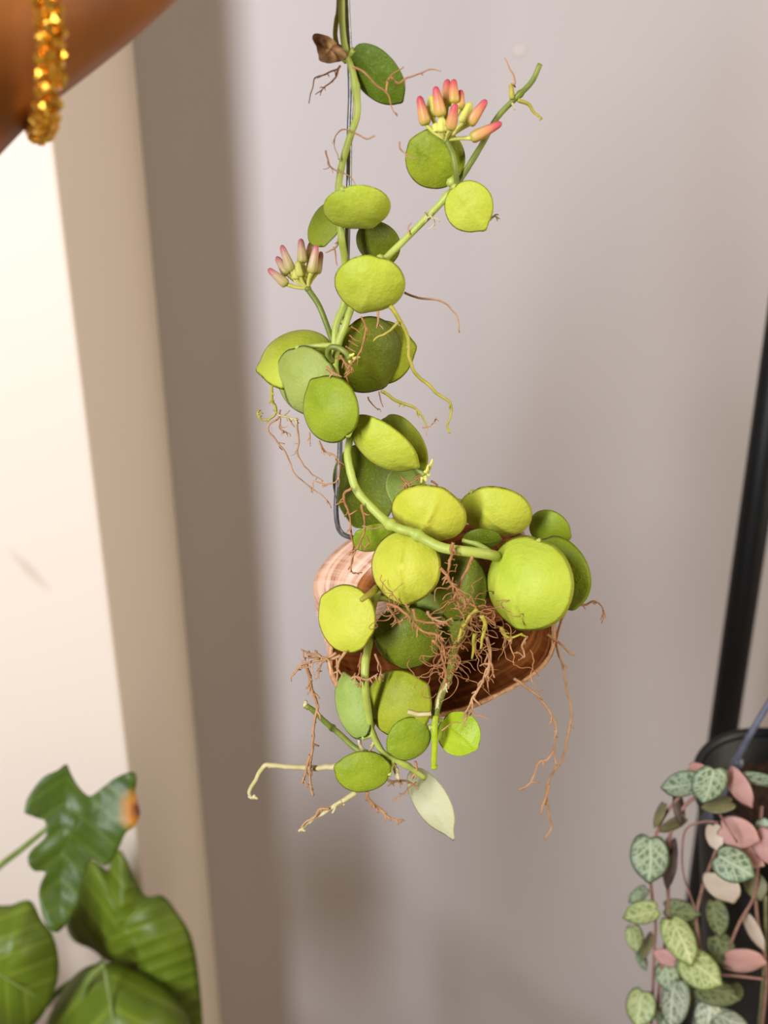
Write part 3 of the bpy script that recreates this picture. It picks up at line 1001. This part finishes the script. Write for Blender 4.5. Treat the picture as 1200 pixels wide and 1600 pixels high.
# ------------------------------------------------------------------ wire hanger
wp = [(522, -222, -.002), (528, -196, -.001), (537, -165, .0), (541, -100, .0), (542, 0, .0), (546, 83, .0), (548, 146, .0), (546, 208, .0), (545, 292, .001), (543, 362, .002), (542, 408, .004), (540, 490, .006), (535, 560, .008), (532, 600, .008), (531, 702, .010), (528, 746, .010), (525, 790, .010), (527, 818, .010), (533, 832, .010), (545, 839, .010), (562, 842, .012), (590, 850, .016), (612, 880, .022), (618, 910, .024)]
wm = MB().tube(spline([hp(*p) for p in wp], 6), .00122, None, 12)
wire = wm.build('wire_hanger', M['wire'])
tag(wire, 'thin grey steel wire running down behind the leaves and hooked into the snail shell', 'wire')

# ------------------------------------------------------------------ person's arm
def body(name, chains, mat, lvl=2):
    vs, es, rs = [], [], []
    def node(p, r):
        vs.append(Vector(p)); rs.append(r); return len(vs) - 1
    idx = {}
    for ch in chains:
        prev = None
        for key, p, r in ch:
            if key in idx:
                i = idx[key]
            else:
                i = node(p, r)
                idx[key] = i
            if prev is not None:
                es.append((prev, i))
            prev = i
    org = vs[0].copy()
    me = bpy.data.meshes.new(name)
    me.from_pydata([v - org for v in vs], es, [])
    me.materials.append(mat)
    o = bpy.data.objects.new(name, me)
    link(o, None, org)
    sk = o.modifiers.new('skin', 'SKIN'); sk.use_smooth_shade = True
    lay = me.skin_vertices[0] if me.skin_vertices else None
    if lay is None:
        bm = bmesh.new(); bm.from_mesh(me); bm.verts.layers.skin.verify(); bm.to_mesh(me); bm.free()
        lay = me.skin_vertices[0]
    for i, r in enumerate(rs):
        rr = r if isinstance(r, tuple) else (r, r)
        lay.data[i].radius = rr
        lay.data[i].use_root = (i == 0)
    ss = o.modifiers.new('smooth', 'SUBSURF'); ss.levels = ss.render_levels = lvl
    return o


H = lambda x, y, Y, dx=0: at(x - 22, y - 26, Y)
arm_chain = [('shoulder', Vector((-.22, -.16, 1.37)), .058), ('upper1', Vector((-.31, -.03, 1.30)), .052), ('upper2', Vector((-.375, .12, 1.255)), .046), ('elbow', H(-700, 690, .27), .042), ('fore1', H(-480, 490, .305), .041), ('fore2', H(-250, 285, .315), .035), ('fore3', H(-90, 142, .325), .031),
             ('wrist', H(38, 40, .333), .0268), ('heel', H(137, -72, .345), .0216), ('palm', H(255, -136, .365), .0265), ('knuck', H(345, -176, .385), .025)]
thumb = [('heel', 0, 0), ('th0', H(236, -82, .350), .0125), ('th1', H(330, -82, .375), .0105), ('th2', H(440, -108, .402), .0092), ('th3', H(522, -136, .424), .0078)]
fing = [arm_chain, thumb]
for nm, dy, dz, rr, end in (('index', -10, .000, .0090, 545), ('middle', -52, .006, .0092, 556), ('ring', -92, .010, .0088, 540), ('little', -130, .012, .0078, 500)):
    fing.append([('knuck', 0, 0), (nm + '1', H(408, -168 + dy * 1.0, .398 + dz), rr * 1.1), (nm + '2', H(492, -205 + dy, .420 + dz), rr), (nm + '3', H(end, -178 + dy, .440 + dz), rr * .92), (nm + '4', H(end + 2, -150 + dy * .9, .432 + dz), rr * .82)])
person = body('person', fing, M['skin'])
tag(person, 'bare brown forearm of a person reaching in at the top left to hold the wire', 'person')

# ------------------------------------------------------------------ bracelet
C0 = at(62, 34, .333)
kb = mm_px(C0)
down = Vector((0, 0, -1))
qv = (RT * .36 - FW * .93).normalized()
qv = (qv - down * qv.dot(down)).normalized()
brace = empty('bracelet', C0)
tag(brace, 'gold beaded bracelet hanging loosely around the wrist', 'bracelet')
nv = down.cross(qv).normalized()
ringp = []
NB = 60
bead_me = bpy.data.meshes.new('bead')
bmm = bmesh.new(); bmesh.ops.create_icosphere(bmm, subdivisions=1, radius=1.0); bmm.to_mesh(bead_me); bmm.free()
bead_me.materials.append(M['gold'])
def ringpt(a):
    return C0 + down * (math.cos(a) * 158 * kb) + qv * (math.sin(a) * .034) - RT * (.004 * ((1 + math.cos(a)) / 2) ** 4)
for st in range(4):
    for i in range(NB):
        a = 2 * PI * (i + .25 * st) / NB
        p = ringpt(a)
        rad = (p - C0).normalized()
        tw = 2 * PI * (i / NB * 7 + st / 4)
        pos = p + (rad * math.cos(tw) + nv * math.sin(tw)) * .0030
        o = bpy.data.objects.new('bead', bead_me)
        link(o, brace, pos)
        s_ = random.uniform(.0017, .0024)
        o.scale = (s_, s_, s_)
        o.rotation_euler = (random.random() * 6, random.random() * 6, 0)
MB().tube([ringpt(2 * PI * i / 72) for i in range(72)], .0021, None, 8, close=True).build('core_cord', M['gold'], brace)

# ------------------------------------------------------------------ leafy pot plant at lower left
PYL = .70
philo = empty('potted_philodendron', (-.42, .66, .70))
tag(philo, 'green pot plant with large arrow shaped leaves in front of the cream pillar', 'plant')


def blade(outline, centre, base, tipd, Y, gx, gy, mat, cup=.0, fold=0., name='leaf', label=None, rings=10, sub=6, midrib=True, wave=.004):
    """a blade with its own outline, curved in depth and given thickness; base->tip is the midrib"""
    pts = spline([Vector((x, y, 0)) for x, y in outline + [outline[0]]], sub)[:-1]
    n = len(pts)
    bx, by = base
    tx, ty = tipd
    ln = math.hypot(tx - bx, ty - by)
    ux, uy = (tx - bx) / ln, (ty - by) / ln
    def W3(x, y, rho):
        a = ((x - bx) * ux + (y - by) * uy) / ln
        c = (-(x - bx) * uy + (y - by) * ux) / ln
        d = Y + gx * (x - centre[0]) / 1000 + gy * (y - centre[1]) / 1000 - cup * (1 - rho * rho) - fold * abs(c)
        d += wave * math.sin((a - .75 * abs(c)) * 26) * .25 + wave * noise.noise(Vector((x / 60, y / 60, 3)))
        return at(x, y, d), (a, c)
    vs, uvs, fs = [], [], []
    p, u = W3(*centre, 0); vs.append(p); uvs.append(u)
    for i in range(1, rings + 1):
        rho = i / rings
        for q in pts:
            x, y = centre[0] + (q.x - centre[0]) * rho, centre[1] + (q.y - centre[1]) * rho
            p, u = W3(x, y, rho); vs.append(p); uvs.append(u)
    for j in range(n):
        k = (j + 1) % n
        fs.append((0, 1 + k, 1 + j))
        for i in range(rings - 1):
            a, b = 1 + i * n, 1 + (i + 1) * n
            fs.append((a + j, a + k, b + k, b + j))
    o = build(name, vs, fs, mat, philo)
    uv = o.data.uv_layers.new(name='UVMap')
    for lp in o.data.loops:
        uv.data[lp.index].uv = uvs[lp.vertex_index]
    s = o.modifiers.new('thick', 'SOLIDIFY'); s.thickness = .0012; s.offset = 0
    if label:
        o['label'] = label
    if midrib:
        mp_ = [W3(bx + (tx - bx) * t_, by + (ty - by) * t_, .2)[0] - Vector((0, .0012, 0)) for t_ in [i / 10 for i in range(10)]]
        MB().tube(mp_, .0017, .0007, 8).build('midrib', M['petiole'], o)
    return o


bl1 = big_leaf('arrow_leaf_green', srgb(74, 104, 26), srgb(96, 126, 34), srgb(112, 138, 44))
bl2 = big_leaf('arrow_leaf_bright', srgb(88, 110, 18), srgb(106, 126, 26), srgb(128, 144, 46))
bl3 = big_leaf('arrow_leaf_spotted', srgb(60, 84, 16), srgb(76, 100, 24), srgb(86, 108, 30), spot=(-.15, -.72, 0))
q6 = lambda P: [(x / 3.333, 1180 + y / 3.333) for x, y in P]
# back leaf: two pale lobes up, big right half
blade(q6([(540, 1060), (480, 1010), (380, 960), (345, 850), (400, 700), (440, 590), (480, 545), (530, 580), (565, 600), (585, 530), (625, 495), (665, 560), (700, 640), (760, 735), (850, 735), (930, 830), (1000, 960), (1040, 1200), (1050, 1480), (960, 1600), (860, 1420), (760, 1220), (640, 1110)]),
      (192, 1450), (162, 1500), (195, 1390), .72, -.12, -.10, bl2, .02, midrib=False)
# front leaf arching at the bottom
blade(q6([(290, 1290), (350, 1190), (440, 1110), (530, 1085), (620, 1090), (740, 1140), (860, 1220), (950, 1320), (1000, 1450), (1010, 1650), (850, 1800), (560, 1850), (330, 1700), (240, 1450)]),
      (192, 1610), (163, 1506), (200, 1730), .66, .0, -.28, bl2, .03)
# left leaf
blade(q6([(-260, 900), (-120, 800), (0, 785), (60, 780), (130, 755), (170, 770), (215, 860), (270, 930), (300, 1040), (300, 1160), (250, 1300), (180, 1400), (60, 1480), (-140, 1460), (-300, 1240)]),
      (10, 1510), (-60, 1482), (66, 1562), .64, .10, -.16, bl2, .02)
# upper lobed leaf, with the withered corner
blade(q6([(125, 300), (140, 235), (180, 170), (230, 112), (300, 80), (345, 48), (365, 90), (400, 150), (460, 212), (520, 180), (600, 120), (680, 88), (712, 115), (705, 200), (728, 300), (700, 370), (655, 405), (625, 470), (590, 540), (545, 575), (480, 540), (445, 610), (420, 720), (380, 830), (300, 920), (240, 880), (205, 760), (210, 680), (235, 610), (175, 600), (145, 550), (160, 500), (225, 440), (245, 395), (222, 325), (175, 300)]),
      (112, 1296), (100, 1285), (92, 1450), .63, .12, -.22, bl3, .0, fold=.012, midrib=False, wave=.005)
for (bx_, by_, bY, tx_, ty_, tY, wd) in ((60, 1760, .58, 250, 1960, .52, .085), (330, 1790, .60, 470, 2010, .55, .08), (-150, 1720, .50, 20, 1990, .46, .085), (250, 2050, .55, 420, 2340, .50, .09), (520, 1980, .62, 640, 2180, .58, .075), (380, 1760, .62, 590, 1900, .58, .085), (560, 1800, .68, 800, 1960, .64, .085), (740, 1860, .70, 930, 2050, .66, .07)):
    b_, t_ = at(bx_, by_, bY), at(tx_, ty_, tY)
    u_ = (t_ - b_)
    ln_ = u_.length * .75
    u_.normalize()
    w_ = u_.cross(Vector((.35, .25, 1))).normalized()
    n_ = w_.cross(u_)
    vs_, uv_, fs_ = [], [], []
    for i in range(15):
        a_ = i / 14
        hw = wd * (math.sin(PI * min(1, a_ * .92 + .08)) ** .62) * (1 - .35 * a_)
        for j in range(9):
            c_ = (j - 4) / 4
            vs_.append(b_ + u_ * (ln_ * (a_ - .16 * abs(c_) * (1 - a_))) + w_ * (hw * c_) + n_ * (-.25 * hw * abs(c_) - .05 * a_ * a_))
            uv_.append((a_, c_ * .5))
    for i in range(14):
        for j in range(8):
            q_ = i * 9 + j
            fs_.append((q_, q_ + 1, q_ + 10, q_ + 9))
    lo_ = build('leaf', vs_, fs_, bl1, philo)
    ul = lo_.data.uv_layers.new(name='UVMap')
    for lp in lo_.data.loops:
        ul.data[lp.index].uv = uv_[lp.vertex_index]
    sd = lo_.modifiers.new('thick', 'SOLIDIFY'); sd.thickness = .0012
    MB().tube(spline([b_, (b_ + Vector((-.42, .66, .80))) / 2 + Vector((0, 0, .05)), Vector((-.42, .66, .80))], 6), .0025, .0036, 8).build('petiole', M['petiole'], philo)
def stalk(pts, r=.003, r1=None):
    MB().tube(spline(pts, 6), r, r1, 8).build('petiole', M['petiole'], philo)
crown_pt = Vector((-.42, .66, .80))
stalk([at(74, 1294, .635), at(36, 1325, .64), at(-10, 1362, .65), at(-60, 1420, .67), crown_pt], .0022, .0035)
stalk([at(162, 1502, .70), at(130, 1526, .69), at(92, 1548, .685), at(20, 1620, .67), crown_pt], .0024, .0036)
stalk([at(163, 1507, .655), at(140, 1530, .66), at(92, 1600, .665), crown_pt], .0024, .0036)
stalk([at(-60, 1482, .65), at(-90, 1520, .655), at(-110, 1600, .66), crown_pt], .0024, .0036)
MB().tube([crown_pt + Vector((0, 0, .01)), crown_pt - Vector((0, 0, .10))], .009, .012, 12).build('stem', M['petiole'], philo)
MB().lathe((-.42, .66, .56), [(0, 0), (.062, 0), (.078, .135), (.085, .135), (.085, .16), (.074, .16), (.072, .14), (0, .14)], 36).build('pot', M['terracotta'], philo)
MB().lathe((-.42, .66, .694), [(.0725, 0), (.05, .006), (0, .008)], 24).build('soil', M['soil'], philo)
st = empty('wooden_stool', (-.42, .66, 0))
tag(st, 'plain wooden stool under the arrow leaved pot plant', 'stool')
MB().lathe((-.42, .66, .525), [(0, 0), (.15, 0), (.155, .01), (.155, .03), (.15, .035), (0, .035)], 36).build('seat', M['wood'], st)
for a in range(4):
    an = PI / 4 + a * PI / 2
    c_, s_ = math.cos(an), math.sin(an)
    MB().tube([Vector((-.42 + c_ * .10, .66 + s_ * .10, .53)), Vector((-.42 + c_ * .135, .66 + s_ * .135, 0))], .014, .011, 10).build('leg', M['wood'], st)

# ------------------------------------------------------------------ black pole stand
PB = .86
pa, pb = at(1180, 800, PB), at(1117, 1300, PB)
X0 = pa.x
stand = empty('black_pole_stand', (X0, PB, 0))
tag(stand, 'tall black metal pole standing close to the wall at the right', 'pole')
MB().tube([Vector((X0, PB, .012)), Vector((X0, PB, 2.14))], .0145, None, 24).build('pole', M['black'], stand)
MB().lathe((X0, PB, 0), [(0, 0), (.14, 0), (.14, .006), (.12, .012), (.02, .016), (.0, .016)], 36).build('base', M['black'], stand)
# ------------------------------------------------------------------ hanging pot
PYR = .56
rimc = at(1243, 1222, PYR)
kr = mm_px(rimc)
botz = at(1190, 1545, PYR).z
RR, RB = 150 * kr, 92 * kr
hz = rimc.z - botz
arm_end = Vector((rimc.x, PYR, 2.10))
MB().tube(spline([Vector((X0, PB, 2.12)), Vector((X0 * .5 + arm_end.x * .5, (PB + PYR) / 2, 2.16)), arm_end + Vector((0, 0, .02)), arm_end + Vector((0, 0, -.01))], 8), .008, None, 12).build('arm', M['black'], stand)
potr = empty('hanging_pot', (rimc.x, rimc.y, botz))
tag(potr, 'black plastic hanging pot with grey hanger straps at the right edge', 'pot')
MB().lathe((rimc.x, rimc.y, botz), [(0, 0), (RB * .94, 0), (RB, .006), (RR * .95, hz - .018), (RR * .93, hz - .004), (RR * .90, hz - .006), (RB * .95, .008), (0, .008)], 48).build('body', M['pot'], potr)
MB().lathe((rimc.x, rimc.y, botz), [(RR * .94, hz - .020), (RR, hz - .018), (RR * 1.02, hz - .003), (RR, hz), (RR * .94, hz), (RR * .93, hz - .006)], 48).build('rim', M['pot'], potr)
MB().lathe((rimc.x, rimc.y, botz + hz - .025), [(RR * .90, 0), (RR * .5, .004), (0, .006)], 36).build('soil', M['soil'], potr)
apex = Vector((rimc.x, rimc.y, rimc.z + .13))
for k_, an in enumerate((math.radians(196), math.radians(316), math.radians(76))):
    f = Vector((rimc.x + RR * 1.0 * math.cos(an), rimc.y + RR * 1.0 * math.sin(an), rimc.z - .006))
    mbs = MB().tube(spline([f, f.lerp(apex, .5) + Vector((math.cos(an), math.sin(an), 0)) * .004, apex], 8), .0024, .0020, 8)
    sp_ = mbs.build('strap', M['strap'], potr)
    g = MB().tube([f + Vector((0, 0, -.014)), f.lerp(apex, .08), f.lerp(apex, .22)], .0058, .0035, 8)
    g.ball(f.lerp(apex, .24), .0045, 10, 6)
    g.build('clip', M['strap'], sp_)
MB().tube(spline([apex, apex + Vector((0, 0, .06)), arm_end + Vector((0, 0, -.05)), arm_end + Vector((.012, 0, .0)), arm_end + Vector((0, 0, .012))], 6), .0022, None, 8).build('hook', M['strap'], potr)

# ------------------------------------------------------------------ trailing heart-leaf plant in that pot
def hY(px, py, dY=0.):
    return at(px, py, PYR - .055 + dY)


hearts = empty('string_of_hearts', Vector((rimc.x, rimc.y, botz + hz - .02)))
tag(hearts, 'trailing plant with silver veined heart leaves and pink leaves spilling from the black pot', 'plant')
HL = [  # cx, cy, a, b, rot, tip, dY, mat
    (1067, 1226, 30, 19, -18, 170, -.012, 'heart'), (1109, 1224, 31, 24, -45, 110, -.020, 'heart'), (1016, 1338, 35, 30, 90, 92, -.018, 'heart'),
    (1044, 1344, 38, 12, 95, 95, -.006, 'dark_leaf'), (1054, 1288, 24, 9, -28, 152, -.008, 'olive_leaf'), (1062, 1262, 24, 9, 82, 82, -.006, 'dark_leaf'), (1030, 1271, 21, 7, 112, 112, -.008, 'olive_leaf'),
    (1151, 1302, 30, 24, 15, 20, -.022, 'pink'), (1116, 1306, 20, 14, 80, 80, -.016, 'cream_leaf'), (1144, 1350, 31, 27, 22, 30, -.034, 'heart'),
    (1127, 1384, 29, 22, 30, 60, -.024, 'cream_leaf'), (1195, 1322, 30, 20, 60, 60, -.022, 'pink'), (1170, 1338, 22, 15, 30, 30, -.020, 'pink'),
    (1092, 1204, 18, 12, 20, 20, -.004, 'pink'), (1152, 1228, 33, 16, 58, 58, -.010, 'pink'), (1186, 1219, 28, 10, 12, 12, -.012, 'heart'),
    (1124, 1256, 25, 13, -8, 170, -.012, 'olive_leaf'), (1005, 1427, 28, 17, -14, 165, -.014, 'heart_lit'), (992, 1464, 19, 14, 80, 80, -.012, 'heart_lit'),
    (1003, 1497, 16, 8, 70, 70, -.008, 'heart'), (999, 1398, 18, 10, -38, 140, -.008, 'heart'), (1010, 1477, 24, 8, 115, 115, -.004, 'olive_leaf'),
    (1062, 1465, 37, 24, 62, 66, -.022, 'heart_lit'), (1092, 1513, 34, 28, 35, 35, -.030, 'heart_lit'), (1062, 1424, 27, 17, 10, 10, -.010, 'heart_dark'),
    (1119, 1431, 28, 17, 80, 80, -.006, 'heart_dark'), (1127, 1482, 26, 22, 60, 60, -.006, 'heart_dark'), (1040, 1497, 18, 12, 25, 205, -.026, 'pink'),
    (1160, 1503, 32, 17, -4, 5, -.016, 'pink'), (1176, 1454, 28, 10, 62, 62, -.014, 'cream_leaf'), (1053, 1563, 37, 21, 98, 98, -.024, 'heart_white'),
    (1001, 1572, 27, 23, 100, 100, -.018, 'heart_lit'), (1024, 1580, 13, 10, 60, 60, -.012, 'heart'), (1116, 1549, 34, 20, 10, 15, -.020, 'heart_dark'),
    (1107, 1588, 26, 21, 100, 100, -.026, 'heart_white'), (1140, 1596, 28, 18, 25, 25, -.030, 'heart_white'), (1043, 1524, 21, 18, 80, 80, -.012, 'heart'),
    (1180, 1384, 20, 17, 70, 70, -.010, 'olive_leaf'), (1150, 1548, 12, 14, 70, 70, -.008, 'olive_leaf'), (1040, 1592, 20, 14, 70, 70, -.014, 'heart'),
    (1194, 1292, 14, 12, 60, 60, -.014, 'heart'), (1082, 1452, 24, 14, 75, 75, -.002, 'heart_dark'), (1072, 1545, 24, 12, 85, 85, -.006, 'olive_leaf')]
for (cx, cy, a, b, rot, tp, dY, mt) in HL:
    leaf(cx, cy, a, b, rot, tp, dY, .16, mt, asp=.92 if b / a > .75 else .8, s=random.choice((-1, 1)), nib=.14, heart=.16, th=.07, parent=hearts, Yfun=hY, rings=6, seg=36,
         label={'pink': 'pink leaf', 'cream_leaf': 'pale cream leaf', 'dark_leaf': 'dark purple brown leaf'}.get(mt))


def vine(pts, r=.0011, mat='vine'):
    MB().tube(spline([hY(p[0], p[1], p[2] if len(p) > 2 else -.008) for p in pts], 5), r, r * .9, 7).build('vine', M[mat], hearts)


vine([(1150, 1215, .02), (1110, 1212, .0), (1062, 1245, -.006), (1030, 1290, -.008), (1016, 1350, -.010), (1018, 1392, -.010), (1024, 1440, -.010), (1022, 1500, -.010), (1018, 1600, -.012)])
vine([(1140, 1225, .02), (1080, 1250, -.004), (1048, 1300, -.006), (1044, 1380, -.006), (1044, 1440, -.008), (1030, 1540, -.01), (1028, 1620, -.012)], .0013)
vine([(1122, 1285, -.008), (1098, 1284, -.010), (1072, 1296, -.012), (1066, 1330, -.012), (1068, 1365, -.012), (1078, 1398, -.012), (1090, 1430, -.012)], .0007)
vine([(1130, 1300, -.01), (1112, 1346, -.012), (1098, 1384, -.012), (1088, 1432, -.012), (1092, 1470, -.012), (1100, 1540, -.014), (1102, 1620, -.016)])
vine([(1190, 1260, .0), (1184, 1350, -.012), (1178, 1400, -.014), (1156, 1440, -.018), (1140, 1478, -.018)])
vine([(1180, 1395, -.012), (1184, 1440, -.014), (1194, 1490, -.014), (1198, 1530, -.014), (1190, 1610, -.014)])
vine([(1200, 1340, -.02), (1186, 1345, -.02), (1176, 1354, -.02)], .001)
vine([(1124, 1523, -.016), (1160, 1526, -.018), (1193, 1530, -.016)], .001)
vine([(1196, 1400, -.014), (1196, 1480, -.012), (1190, 1560, -.012), (1184, 1620, -.012)], .0012, 'olive_leaf')
vine([(1124, 1272, -.018), (1136, 1290, -.03), (1152, 1316, -.034)], .0008)
